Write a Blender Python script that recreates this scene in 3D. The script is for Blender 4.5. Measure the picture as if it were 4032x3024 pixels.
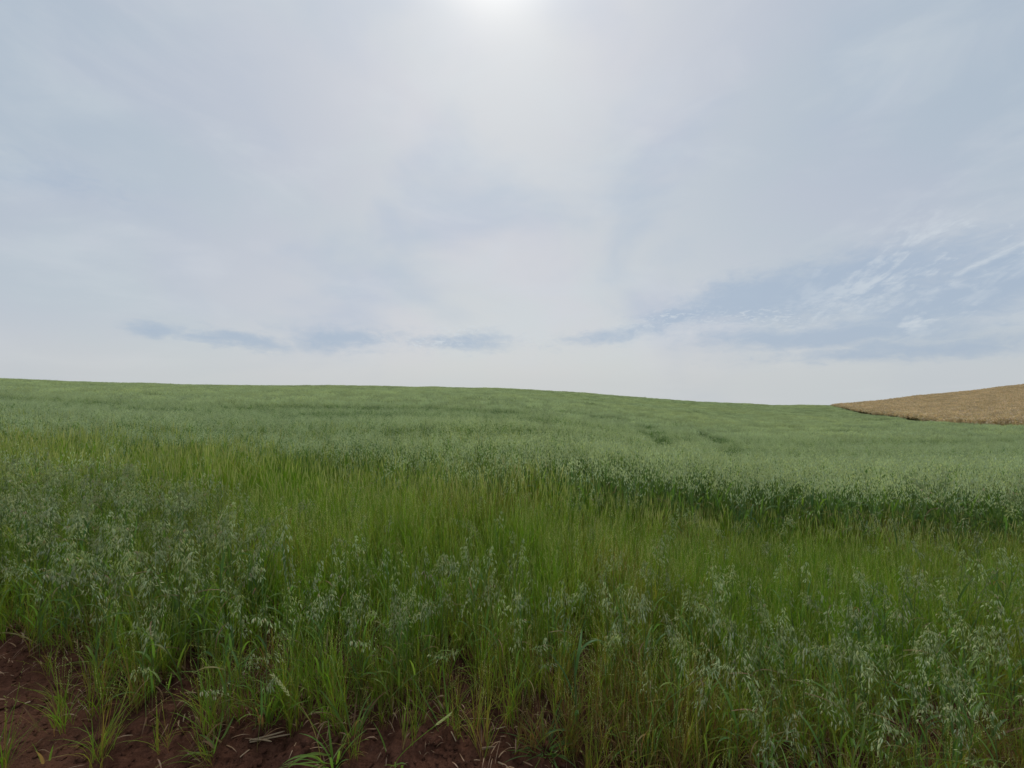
import bpy, math, numpy as np
from mathutils import Vector

rad = math.radians
scene = bpy.context.scene
for o in list(bpy.data.objects):
    bpy.data.objects.remove(o)

# ------------------------------------------------------------------ camera
CAM_H = 1.35
F = 384.0                      # focal length in pixels of a 1024 px wide frame
cam_d = bpy.data.cameras.new('camera')
cam_d.sensor_width = 36.0
cam_d.lens = 36.0 * F / 1024.0
cam_d.clip_start = 0.02
cam_d.clip_end = 3000.0
cam = bpy.data.objects.new('camera', cam_d)
scene.collection.objects.link(cam)
cam.location = (0, 0, CAM_H)
cam.rotation_euler = (rad(90), 0, 0)
scene.camera = cam

# ------------------------------------------------------------------ exposure, render settings
scene.view_settings.view_transform = 'Standard'
scene.view_settings.look = 'None'
scene.view_settings.exposure = 0.0
scene.view_settings.gamma = 1.0
scene.view_settings.use_curve_mapping = False
scene.render.engine = 'CYCLES'
scene.cycles.max_bounces = 7
scene.cycles.diffuse_bounces = 4
scene.cycles.glossy_bounces = 2
scene.cycles.transmission_bounces = 4
scene.cycles.use_adaptive_sampling = True
scene.cycles.adaptive_threshold = 0.012

# ------------------------------------------------------------------ node helper
class N:
    def __init__(self, tree):
        self.t = tree
        tree.nodes.clear()
    def new(self, typ, **kw):
        n = self.t.nodes.new(typ)
        for k, v in kw.items():
            setattr(n, k, v)
        return n
    def put(self, sock, v):
        if isinstance(v, bpy.types.NodeSocket):
            self.t.links.new(v, sock)
        elif v is not None:
            sock.default_value = v
    def m(self, op, a, b=None, c=None, clamp=False):
        n = self.new('ShaderNodeMath', operation=op)
        n.use_clamp = clamp
        for i, v in enumerate((a, b, c)):
            if v is not None:
                self.put(n.inputs[i], v)
        return n.outputs[0]
    def vm(self, op, a, b=None, scale=None):
        n = self.new('ShaderNodeVectorMath', operation=op)
        self.put(n.inputs[0], a)
        if b is not None:
            self.put(n.inputs[1], b)
        if scale is not None:
            self.put(n.inputs['Scale'], scale)
        return n.outputs['Value'] if op in ('DOT_PRODUCT', 'LENGTH') else n.outputs[0]
    def mix(self, f, a, b, mode='MIX'):
        n = self.new('ShaderNodeMix', data_type='RGBA', blend_type=mode)
        n.clamp_factor = True
        self.put(n.inputs[0], f)
        self.put(n.inputs[6], a if isinstance(a, bpy.types.NodeSocket) else tuple(a) + (1,) * (4 - len(a)))
        self.put(n.inputs[7], b if isinstance(b, bpy.types.NodeSocket) else tuple(b) + (1,) * (4 - len(b)))
        return n.outputs[2]
    def noise(self, vec, scale, detail=4, rough=0.5, dist=0.0, color=False):
        n = self.new('ShaderNodeTexNoise')
        self.put(n.inputs['Vector'], vec)
        n.inputs['Scale'].default_value = scale
        n.inputs['Detail'].default_value = detail
        n.inputs['Roughness'].default_value = rough
        n.inputs['Distortion'].default_value = dist
        return n.outputs['Color'] if color else n.outputs['Fac']
    def step(self, x, lo, hi):
        n = self.new('ShaderNodeMapRange', interpolation_type='SMOOTHSTEP')
        self.put(n.inputs[0], x)
        n.inputs[1].default_value = lo
        n.inputs[2].default_value = hi
        return n.outputs[0]
    def ramp(self, x, stops):
        n = self.new('ShaderNodeValToRGB')
        self.put(n.inputs[0], x)
        el = n.color_ramp.elements
        while len(el) < len(stops):
            el.new(0.5)
        for e, (p, c) in zip(el, stops):
            e.position = p
            e.color = tuple(c) + (1,)
        return n.outputs[0]
    def comb(self, x, y, z):
        n = self.new('ShaderNodeCombineXYZ')
        for i, v in enumerate((x, y, z)):
            self.put(n.inputs[i], v)
        return n.outputs[0]
    def sep(self, v):
        n = self.new('ShaderNodeSeparateXYZ')
        self.put(n.inputs[0], v)
        return n.outputs

# ------------------------------------------------------------------ sky (world) and sun
SUN_EL, SUN_AZ = rad(52.5), rad(-2.5)          # azimuth measured from +Y towards +X
SUN_DIR = Vector((math.sin(SUN_AZ) * math.cos(SUN_EL), math.cos(SUN_AZ) * math.cos(SUN_EL), math.sin(SUN_EL)))
world = bpy.data.worlds.new('World')
scene.world = world
world.use_nodes = True
K = 0.1                                        # background strength
def build_sky():
    w = N(world.node_tree)
    tc = w.new('ShaderNodeTexCoord')
    d = w.vm('NORMALIZE', tc.outputs['Generated'])
    x, y, z = w.sep(d)
    sky = w.new('ShaderNodeTexSky', sky_type='NISHITA')
    sky.sun_disc = False
    sky.sun_elevation = SUN_EL
    sky.sun_rotation = SUN_AZ
    sky.dust_density = 2.5
    az = w.m('ARCTAN2', x, y)
    el = w.m('ARCSINE', z)
    # flat cloud deck seen in perspective
    zz = w.m('MAXIMUM', w.m('ADD', z, 0.14), 0.04)
    P = w.comb(w.m('DIVIDE', x, zz), w.m('DIVIDE', y, zz), 0.0)
    big = w.noise(w.vm('MULTIPLY', d, (1.0, 1.0, 1.7)), 2.3, 4, 0.5, 0.4)
    med = w.m('ADD', w.m('MULTIPLY', w.noise(w.vm('MULTIPLY', P, (1.0, 0.8, 1)), 1.1, 6, 0.5, 0.6), 0.4), w.m('MULTIPLY', w.noise(w.vm('MULTIPLY', d, (1.0, 1.0, 2.2)), 4.2, 6, 0.55, 0.5), 0.6))
    hue = w.noise(w.vm('MULTIPLY', d, (1.0, 1.0, 1.4)), 3.1, 3, 0.5, 0.0)
    # whole-sky tone: paler towards the sun's side, bluer to the sides and the top
    g_c = w.m('POWER', 2.718, w.m('MULTIPLY', w.m('POWER', w.m('ABSOLUTE', w.m('ADD', az, 0.03)), 2.0), -2.4))
    low = w.step(el, 0.50, 0.0)
    c = w.mix(g_c, SIDE, CENTRE)
    c = w.mix(w.m('MULTIPLY', low, w.m('ADD', w.m('MULTIPLY', g_c, 0.45), 0.35)), c, LOWC)
    c = w.mix(w.m('MULTIPLY', w.step(big, 0.45, 0.68), 0.60), c, BLUEC)
    c = w.mix(w.m('MULTIPLY', w.step(med, 0.45, 0.66), 0.50), c, PALEC)
    c = w.mix(w.step(hue, 0.40, 0.62), w.vm('MULTIPLY', c, (0.982, 1.0, 0.995)), w.vm('MULTIPLY', c, (1.005, 0.993, 1.005)))
    hz = w.step(el, 0.13, 0.0)
    c = w.mix(w.m('MULTIPLY', hz, 0.6), c, HORC)
    # glow of the veiled sun
    cs = w.vm('DOT_PRODUCT', d, tuple(SUN_DIR))
    gam = w.m('ARCCOSINE', w.m('MINIMUM', cs, 0.99999))
    gw = w.m('POWER', 2.718, w.m('MULTIPLY', w.m('POWER', w.m('DIVIDE', gam, 0.42), 2.0), -1.0))
    gn = w.m('POWER', 2.718, w.m('MULTIPLY', w.m('POWER', w.m('DIVIDE', gam, 0.098), 2.0), -1.0))
    c = w.mix(w.m('MULTIPLY', gw, 0.28), c, GLOW)
    c = w.mix(w.m('MULTIPLY', gn, 1.0), c, (1.6, 1.6, 1.55))
    # gaps in the deck where bluer sky shows, each an irregular patch of the sky
    wob = w.noise(w.comb(az, w.m('MULTIPLY', el, 2.4), 0.0), 7.0, 6, 0.6, 0.0, color=True)
    wx, wy, wz_ = w.sep(wob)
    fin = w.noise(w.comb(w.m('MULTIPLY', az, 1.0), w.m('MULTIPLY', el, 2.2), 3.0), 26.0, 5, 0.65, 0.6)
    aw = w.m('ADD', az, w.m('MULTIPLY', w.m('SUBTRACT', wx, 0.5), 0.16))
    ew = w.m('ADD', el, w.m('MULTIPLY', w.m('SUBTRACT', wy, 0.5), 0.075))
    def blob(px, row, sx, sy, tilt=0.0):
        a0 = math.atan2(px - 512, F)
        e0 = math.atan2(F - row, math.hypot(F, px - 512))
        dx = w.m('SUBTRACT', aw, a0)
        dy = w.m('SUBTRACT', ew, e0)
        ct, st = math.cos(tilt), math.sin(tilt)
        p = w.m('ADD', w.m('MULTIPLY', dx, ct / sx), w.m('MULTIPLY', dy, st / sx))
        q = w.m('ADD', w.m('MULTIPLY', dx, -st / sy), w.m('MULTIPLY', dy, ct / sy))
        r = w.m('ADD', w.m('MULTIPLY', p, p), w.m('MULTIPLY', q, q))
        return w.m('POWER', 2.718, w.m('MULTIPLY', r, -1.0))
    gaps = None
    for b in GAPS:
        v = w.m('MULTIPLY', blob(*b[:5]), b[5])
        gaps = v if gaps is None else w.m('MAXIMUM', gaps, v)
    fr = w.step(w.m('ADD', gaps, w.m('MULTIPLY', w.m('SUBTRACT', fin, 0.5), 0.8)), 0.10, 0.90)
    c = w.mix(w.m('MULTIPLY', fr, 0.84), c, GAPC)
    # fine ripples along the broken edge of the deck
    rip = w.noise(w.comb(w.m('MULTIPLY', az, 62.0), w.m('MULTIPLY', el, 150.0), 9.3), 1.0, 4, 0.6, 0.8)
    rb = None
    for b in RIPPLES:
        v = w.m('MULTIPLY', blob(*b[:5]), b[5])
        rb = v if rb is None else w.m('MAXIMUM', rb, v)
    c = w.mix(w.m('MULTIPLY', rb, w.m('MULTIPLY', w.step(rip, 0.48, 0.66), 0.8)), c, WISPC)
    # bright wisps, drawn out towards the upper right
    rot = 0.55
    wa = w.m('ADD', w.m('MULTIPLY', az, math.cos(rot)), w.m('MULTIPLY', el, math.sin(rot)))
    wb = w.m('ADD', w.m('MULTIPLY', az, -math.sin(rot)), w.m('MULTIPLY', el, math.cos(rot)))
    strk = w.noise(w.comb(w.m('MULTIPLY', wa, 7.0), w.m('MULTIPLY', wb, 22.0), 1.7), 1.0, 7, 0.62, 0.5)
    puff = w.noise(w.comb(w.m('MULTIPLY', az, 30.0), w.m('MULTIPLY', el, 60.0), 5.1), 1.0, 5, 0.6, 0.3)
    ws = None
    for b in WISPS:
        v = w.m('MULTIPLY', blob(*b[:5]), b[5])
        ws = v if ws is None else w.m('MAXIMUM', ws, v)
    s1 = w.m('MULTIPLY', ws, w.step(w.m('ADD', w.m('MULTIPLY', strk, 0.7), w.m('MULTIPLY', puff, 0.3)), 0.49, 0.62))
    c = w.mix(w.m('MULTIPLY', s1, 0.9), c, WISPC)
    # the deck lets a little of the clear sky through
    mixed = w.mix(0.93, w.vm('SCALE', sky.outputs[0], scale=1.0), w.vm('SCALE', c, scale=1.0 / K))
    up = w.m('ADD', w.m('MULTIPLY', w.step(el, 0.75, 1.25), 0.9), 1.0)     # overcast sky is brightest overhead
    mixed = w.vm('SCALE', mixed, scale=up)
    bg = w.new('ShaderNodeBackground')
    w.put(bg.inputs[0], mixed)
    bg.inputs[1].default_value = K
    out = w.new('ShaderNodeOutputWorld')
    w.t.links.new(bg.outputs[0], out.inputs[0])
def srgb(r, g, b):
    f = lambda v: (v / 255 / 12.92) if v < 10.3 else ((v / 255 + 0.055) / 1.055) ** 2.4
    return (f(r), f(g), f(b))
SIDE = srgb(174, 188, 204)
CENTRE = srgb(205, 208, 213)
LOWC = srgb(209, 212, 214)
BLUEC = srgb(173, 188, 207)
PALEC = srgb(206, 212, 218)
HORC = srgb(206, 210, 210)
GLOW = srgb(226, 231, 236)
GAPC = srgb(166, 183, 203)
WISPC = srgb(207, 215, 222)
#        px   row   sx    sy   tilt  amount
GAPS = [(755, 298, 0.20, 0.055, 0.15, 1.0), (850, 285, 0.22, 0.060, 0.10, 1.0), (985, 285, 0.22, 0.05, 0.3, 1.0),
        (820, 335, 0.24, 0.032, 0.0, 1.0), (348, 338, 0.14, 0.036, 0.0, 0.9), (460, 342, 0.16, 0.030, 0.0, 0.75),
        (235, 340, 0.11, 0.018, -0.1, 0.85), (170, 327, 0.06, 0.020, 0.0, 0.75), (610, 334, 0.16, 0.024, 0.12, 0.72),
        (60, 180, 0.12, 0.04, 0.0, 0.4), (900, 350, 0.24, 0.022, 0.05, 0.8), (690, 314, 0.16, 0.036, 0.25, 0.9)]
WISPS = [(925, 258, 0.17, 0.070, 0.4, 1.0), (950, 314, 0.17, 0.022, 0.15, 1.0), (1000, 238, 0.14, 0.07, 0.4, 0.9), (780, 318, 0.16, 0.018, 0.05, 0.6)]
RIPPLES = [(425, 343, 0.10, 0.020, 0.0, 1.0), (465, 330, 0.06, 0.014, 0.0, 1.0), (665, 320, 0.10, 0.026, 0.2, 0.8), (750, 317, 0.14, 0.018, 0.0, 0.8), (520, 338, 0.08, 0.015, 0, .6)]
build_sky()

sun_d = bpy.data.lights.new('sun', 'SUN')
sun_d.energy = 1.5
sun_d.angle = rad(12)
sun_d.color = (1.0, 0.96, 0.9)
sun = bpy.data.objects.new('sun', sun_d)
scene.collection.objects.link(sun)
sun.rotation_euler = (-SUN_DIR).to_track_quat('-Z', 'Y').to_euler()
sun.location = (0, 0, 30)

# ------------------------------------------------------------------ numpy noise
def vnoise(x, y, seed=0):
    xi = np.floor(x).astype(np.int64); yi = np.floor(y).astype(np.int64)
    fx = x - xi; fy = y - yi
    fx = fx * fx * (3 - 2 * fx); fy = fy * fy * (3 - 2 * fy)
    def h(a, b):
        n = (a * 374761393 + b * 668265263 + seed * 1442695041) & 0x7fffffff
        n = ((n ^ (n >> 13)) * 1274126177) & 0x7fffffff
        return ((n ^ (n >> 16)) & 0xffff) / 65535.0
    return (h(xi, yi) * (1 - fx) + h(xi + 1, yi) * fx) * (1 - fy) + (h(xi, yi + 1) * (1 - fx) + h(xi + 1, yi + 1) * fx) * fy
def fbm(x, y, seed=0, octv=4, gain=0.5):
    s = 0; a = 1.0; t = 0
    for i in range(octv):
        s = s + a * vnoise(x * 2 ** i + 17.3 * i, y * 2 ** i - 9.1 * i, seed + i); t += a; a *= gain
    return s / t

# ------------------------------------------------------------------ terrain
CANOPY = 0.60
D = 90.0
_px = np.array([-100, 0, 100, 200, 310, 440, 500, 560, 620, 694, 740, 780, 833, 1100.])
_row = np.array([377, 380, 383, 385, 386, 386.5, 388, 391, 396, 401, 404, 405.3, 405.3, 403.])
_u = (_px - 512) / F
_Z = (CAM_H - CANOPY) + (F - _row) / F * D
_uf = np.linspace(-2.2, 2.2, 400)
_Zf = np.interp(_uf, _u, _Z)
_k = np.exp(-np.linspace(-2, 2, 25) ** 2); _k /= _k.sum()
_Zf = np.convolve(np.pad(_Zf, 12, mode='edge'), _k, mode='valid')
def edge_x(y):                                   # line where the green crop ends and the ripe one begins
    return 29.3 + 0.676 * (y - 22.0)
def ground_z(x, y, fine=True):
    x = np.asarray(x, float); y = np.asarray(y, float)
    yc = np.clip(y, 0.0, D)
    u = x / np.maximum(y, 1.0)
    Zu = np.interp(u, _uf, _Zf)
    w = 1 - (1 - yc / D) ** 2
    z = Zu * w
    dl = np.maximum(y - D, 0)
    z = z - np.where(dl < 20, 0.01 * dl ** 2, 4 + 0.4 * (dl - 20))
    e = np.maximum(x - edge_x(y), 0)
    e = np.where(y < 5, 0, e)
    z = z + 2.75 * np.minimum(e / 31.6, 1.5) ** 1.2 * np.clip((y - 5) / 15, 0, 1)
    z = np.maximum(z, -70)
    z = z + (fbm(x * 0.08, y * 0.08, 5, 3) - 0.5) * 0.5 * np.clip((y - 8) / 30, 0, 1)
    if fine:
        z = z + (fbm(x * 2.2, y * 2.2, 31, 3) - 0.5) * 0.07
    return z

# field zones in metres (x right, y away from the camera)
def front_edge(x):
    return np.interp(x, [-6, -2.6, -2.0, -1.6, -0.8, -0.35, 0.0, 0.2, 0.7, 1.7, 3, 6],
                     [2.3, 1.80, 1.66, 1.47, 1.33, 1.46, 1.51, 1.36, 1.16, 1.10, 1.1, 1.0])
def back_oats(x):
    return np.interp(x, [-12, -9, -7.2, -3.75, -2.4, -1.1, 0.77, 1.6, 3.2, 3.6, 6, 9],
                     [6.3, 5.8, 5.4, 5.1, 4.4, 3.85, 3.65, 3.75, 3.65, 3.5, 3.0, 2.7])
def left_oats(x):
    return np.interp(x, [-12, -6, -3.5, -1.9, -1.2, -0.6, 0.0], [4.5, 4.15, 3.85, 2.85, 2.4, 2.0, 1.0])

# ------------------------------------------------------------------ materials
def new_mat(name):
    m = bpy.data.materials.new(name)
    m.use_nodes = True
    return m, N(m.node_tree)
def plant_mat(name, stops, transl=0.35, rough=0.5, spec=0.35, vary=0.25):
    m, w = new_mat(name)
    at = w.new('ShaderNodeAttribute'); at.attribute_name = 'v'; at.attribute_type = 'GEOMETRY'
    ti = w.new('ShaderNodeAttribute'); ti.attribute_name = 'tint'; ti.attribute_type = 'INSTANCER'
    oi = w.new('ShaderNodeObjectInfo')
    v = w.m('ADD', at.outputs['Fac'], w.m('MULTIPLY', w.m('SUBTRACT', oi.outputs['Random'], 0.5), 0.18))
    v = w.m('ADD', v, w.m('MULTIPLY', ti.outputs['Fac'], 0.35), clamp=True)
    c = w.ramp(v, stops)
    geo = w.new('ShaderNodeNewGeometry')
    r = w.m('ADD', w.m('MULTIPLY', w.m('FRACT', w.m('MULTIPLY', oi.outputs['Random'], 17.3)), vary * 2), 1 - vary)
    c = w.vm('SCALE', c, scale=r)
    p = w.new('ShaderNodeBsdfPrincipled')
    w.put(p.inputs['Base Color'], c)
    p.inputs['Roughness'].default_value = rough
    p.inputs['Specular IOR Level'].default_value = spec
    tr = w.new('ShaderNodeBsdfTranslucent')
    w.put(tr.inputs[0], w.vm('MULTIPLY', c, (1.15, 1.2, 0.65)))
    ms = w.new('ShaderNodeMixShader')
    ms.inputs[0].default_value = transl
    w.t.links.new(p.outputs[0], ms.inputs[1]); w.t.links.new(tr.outputs[0], ms.inputs[2])
    out = w.new('ShaderNodeOutputMaterial')
    w.t.links.new(ms.outputs[0], out.inputs[0])
    return m
M_OLEAF = plant_mat('oat_leaf', [(0.0, (0.100, 0.190, 0.072)), (0.15, (0.115, 0.215, 0.058)), (0.35, (0.140, 0.240, 0.042)), (0.65, (0.18, 0.23, 0.040)), (0.85, (0.28, 0.20, 0.08)), (1.0, (0.27, 0.15, 0.08))], 0.55)
M_OSTEM = plant_mat('oat_stem', [(0.0, (0.13, 0.21, 0.07)), (0.5, (0.17, 0.21, 0.055)), (0.8, (0.23, 0.16, 0.06)), (1.0, (0.22, 0.11, 0.055))], 0.25)
M_SPIKE = plant_mat('oat_spikelet', [(0.0, (0.41, 0.48, 0.33)), (0.35, (0.46, 0.51, 0.28)), (0.6, (0.54, 0.56, 0.30)), (0.85, (0.56, 0.54, 0.33)), (1.0, (0.52, 0.40, 0.27))], 0.42, rough=0.75, spec=0.15)
M_GRASS = plant_mat('grass_blade', [(0.0, (0.115, 0.250, 0.018)), (0.45, (0.170, 0.275, 0.024)), (0.75, (0.25, 0.235, 0.040)), (1.0, (0.26, 0.13, 0.065))], 0.56)
M_GSPIKE = plant_mat('grass_spike', [(0.0, (0.28, 0.34, 0.08)), (0.6, (0.40, 0.41, 0.15)), (1.0, (0.48, 0.40, 0.22))], 0.35)
M_RIPE = plant_mat('ripe_stalk', [(0.0, (0.44, 0.32, 0.19)), (0.5, (0.61, 0.45, 0.31)), (1.0, (0.68, 0.54, 0.40))], 0.35)
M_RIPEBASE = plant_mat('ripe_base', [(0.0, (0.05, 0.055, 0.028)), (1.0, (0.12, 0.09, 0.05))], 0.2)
M_STRAW = plant_mat('dry_straw', [(0.0, (0.16, 0.085, 0.045)), (0.5, (0.24, 0.14, 0.075)), (0.9, (0.34, 0.23, 0.13)), (1.0, (0.50, 0.38, 0.23))], 0.1)
M_WEED = plant_mat('weed_leaf', [(0.0, (0.03, 0.07, 0.03)), (1.0, (0.06, 0.11, 0.035))], 0.25)
MATS = [M_OLEAF, M_OSTEM, M_SPIKE, M_GRASS, M_GSPIKE, M_RIPE, M_RIPEBASE, M_STRAW, M_WEED]
LEAF, STEM, SPIKE, GRASS, GSPIKE, RIPE, RBASE, STRAW, WEED = range(9)

def soil_mat():
    m, w = new_mat('red_soil')
    tc = w.new('ShaderNodeNewGeometry')
    P = tc.outputs['Position']
    x, y, z = w.sep(P)
    n1 = w.noise(P, 1.3, 5, 0.6)
    n2 = w.noise(P, 18.0, 8, 0.72)
    n3 = w.noise(P, 90.0, 4, 0.6)
    c = w.mix(w.step(n2, 0.3, 0.7), (0.046, 0.019, 0.012), (0.120, 0.054, 0.034))
    c = w.mix(w.step(n1, 0.45, 0.7), c, (0.115, 0.052, 0.031))
    c = w.mix(w.m('MULTIPLY', w.step(n3, 0.62, 0.72), 0.6), c, (0.15, 0.085, 0.06))
    cov = w.new('ShaderNodeAttribute'); cov.attribute_name = 'cover'
    g = w.mix(w.noise(P, 3.0, 5, 0.6), (0.030, 0.060, 0.018), (0.07, 0.12, 0.035))
    cf = w.step(w.m('ADD', cov.outputs['Fac'], w.m('MULTIPLY', w.m('SUBTRACT', n2, 0.5), 0.6)), 0.35, 0.65)
    c = w.mix(cf, c, g)
    p = w.new('ShaderNodeBsdfPrincipled')
    w.put(p.inputs['Base Color'], c)
    p.inputs['Roughness'].default_value = 0.95
    p.inputs['Specular IOR Level'].default_value = 0.03
    b = w.new('ShaderNodeBump')
    b.inputs['Strength'].default_value = 0.9
    b.inputs['Distance'].default_value = 0.03
    w.put(b.inputs['Height'], w.m('ADD', w.m('MULTIPLY', n2, 0.8), w.m('MULTIPLY', n3, 0.35)))
    w.t.links.new(b.outputs[0], p.inputs['Normal'])
    out = w.new('ShaderNodeOutputMaterial')
    w.t.links.new(p.outputs[0], out.inputs[0])
    return m
M_SOIL = soil_mat()

# ------------------------------------------------------------------ mesh builder
class MB:
    def __init__(self):
        self.v = []; self.f = []; self.mi = []; self.va = []
        self.n = 0
    def add(self, verts, faces, mat, val):
        b = self.n
        self.v.append(np.asarray(verts, float))
        self.n += len(verts)
        for f in faces:
            self.f.append([b + i for i in f])
        self.mi += [mat] * len(faces)
        val = np.broadcast_to(np.asarray(val, float), (len(verts),))
        self.va.append(val)
    def ribbon(self, pts, wid, side, mat, val, fold=0.0):
        pts = np.asarray(pts, float); n = len(pts)
        wid = np.asarray(wid, float)
        side = np.asarray(side, float)
        if side.ndim == 1:
            side = np.tile(side, (n, 1))
        if np.ndim(val): val = np.asarray(val, float)
        if fold:
            t = np.gradient(pts, axis=0)
            nr = np.cross(t, side); nr /= (np.linalg.norm(nr, axis=1)[:, None] + 1e-9)
            L = pts - side * wid[:, None] / 2 + nr * (wid[:, None] * fold)
            R = pts + side * wid[:, None] / 2 + nr * (wid[:, None] * fold)
            V = np.stack([L, pts, R], 1).reshape(-1, 3)
            fs = []
            for i in range(n - 1):
                a = 3 * i
                fs += [(a, a + 1, a + 4, a + 3), (a + 1, a + 2, a + 5, a + 4)]
            vv = np.repeat(val, 3) if np.ndim(val) else val
        else:
            V = np.stack([pts - side * wid[:, None] / 2, pts + side * wid[:, None] / 2], 1).reshape(-1, 3)
            fs = [(2 * i, 2 * i + 1, 2 * i + 3, 2 * i + 2) for i in range(n - 1)]
            vv = np.repeat(val, 2) if np.ndim(val) else val
        self.add(V, fs, mat, vv)
    def tube(self, pts, r, mat, val, k=4):
        pts = np.asarray(pts, float); n = len(pts)
        r = np.broadcast_to(np.asarray(r, float), (n,))
        a = np.arange(k) * 2 * math.pi / k
        t = np.gradient(pts, axis=0); t /= np.linalg.norm(t, axis=1)[:, None] + 1e-9
        ref = np.array([0.3, 0.95, 0.1])
        s = np.cross(t, ref); s /= np.linalg.norm(s, axis=1)[:, None] + 1e-9
        q = np.cross(t, s)
        V = (pts[:, None, :] + r[:, None, None] * (np.cos(a)[None, :, None] * s[:, None, :] + np.sin(a)[None, :, None] * q[:, None, :])).reshape(-1, 3)
        fs = []
        for i in range(n - 1):
            for j in range(k):
                j2 = (j + 1) % k
                fs.append((i * k + j, i * k + j2, (i + 1) * k + j2, (i + 1) * k + j))
        self.add(V, fs, mat, np.repeat(val, k) if np.ndim(val) else val)
    def spindle(self, p, d, L, W, mat, val, flat=0.6, k=4):
        p = np.asarray(p, float); d = np.asarray(d, float); d = d / np.linalg.norm(d)
        s = np.cross(d, (0.31, 0.2, 0.93)); s /= np.linalg.norm(s) + 1e-9
        q = np.cross(d, s)
        a = np.arange(k) * 2 * math.pi / k
        ring = lambda t, w: [p + d * L * t + (math.cos(b) * s + math.sin(b) * q * flat) * W * w / 2 for b in a]
        V = [p] + ring(0.25, 0.9) + ring(0.55, 0.8) + [p + d * L]
        fs = []
        for j in range(k):
            j2 = (j + 1) % k
            fs += [(0, 1 + j2, 1 + j), (1 + j, 1 + j2, 1 + k + j2, 1 + k + j), (1 + k + j, 1 + k + j2, 2 * k + 1)]
        self.add(V, fs, mat, val)
    def diamond(self, p, d, L, W, mat, val, rng):
        p = np.asarray(p, float); d = np.asarray(d, float); d = d / np.linalg.norm(d)
        s = np.cross(d, rng.normal(size=3)); s /= np.linalg.norm(s) + 1e-9
        self.add([p, p + d * L * .4 + s * W / 2, p + d * L, p + d * L * .4 - s * W / 2], [(0, 1, 2, 3)], mat, val)
    def merge(self, other, off=(0, 0, 0), rz=0.0, sc=1.0, dv=0.0):
        c, s = math.cos(rz), math.sin(rz)
        R = np.array([[c, -s, 0], [s, c, 0], [0, 0, 1]])
        V = np.concatenate(other.v) @ R.T * sc + np.asarray(off)
        b = self.n
        self.v.append(V); self.n += len(V)
        self.f += [[b + i for i in f] for f in other.f]
        self.mi += other.mi
        self.va.append(np.clip(np.concatenate(other.va) + dv, 0, 1))
    def mesh(self, name, smooth=False):
        me = bpy.data.meshes.new(name)
        V = np.concatenate(self.v)
        me.from_pydata(V.tolist(), [], self.f)
        used = sorted(set(self.mi)); mp = {u: i for i, u in enumerate(used)}
        for u in used:
            me.materials.append(MATS[u])
        me.polygons.foreach_set('material_index', [mp[i] for i in self.mi])
        a = me.attributes.new('v', 'FLOAT', 'POINT')
        a.data.foreach_set('value', np.concatenate(self.va).astype(np.float32))
        if smooth:
            me.polygons.foreach_set('use_smooth', [True] * len(self.f))
        me.update()
        return me

def leaf_path(rng, base, az, L, up, curl, n):
    """arching leaf: starts at pitch `up` above horizontal and bends down by `curl` radians along its length"""
    pts = [np.array(base, float)]
    st = L / (n - 1)
    tw = rng.normal(0, 0.12)
    for i in range(n - 1):
        t = (i + 0.5) / (n - 1)
        p = up - curl * t ** 1.6
        a = az + tw * t * 2
        pts.append(pts[-1] + st * np.array([math.cos(a) * math.cos(p), math.sin(a) * math.cos(p), math.sin(p)]))
    pts = np.array(pts)
    pts[:, 2] = np.maximum(pts[:, 2], 0.004)
    ta = az + tw * np.linspace(0, 2, n)
    roll = rng.normal(0, 0.5) * np.linspace(0, 1, n)
    side = np.stack([-np.sin(ta) * np.cos(roll), np.cos(ta) * np.cos(roll), np.sin(roll)], 1)
    return pts, side
def leaf_w(n, W):
    t = np.linspace(0, 1, n)
    return W * np.clip(np.minimum(0.55 + t * 1.8, 1.0) * (1 - t ** 2.6), 0.03, 1)

def stem_curve(rng, H, lean, n):
    a = rng.uniform(0, 6.28)
    if rng.random() < 0.07: lean = rng.uniform(.35, .8)
    t = np.linspace(0, 1, n)
    off = lean * t ** 1.7 * H
    return np.stack([np.cos(a) * off, np.sin(a) * off, H * t * (1 - 0.1 * lean)], 1)

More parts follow.
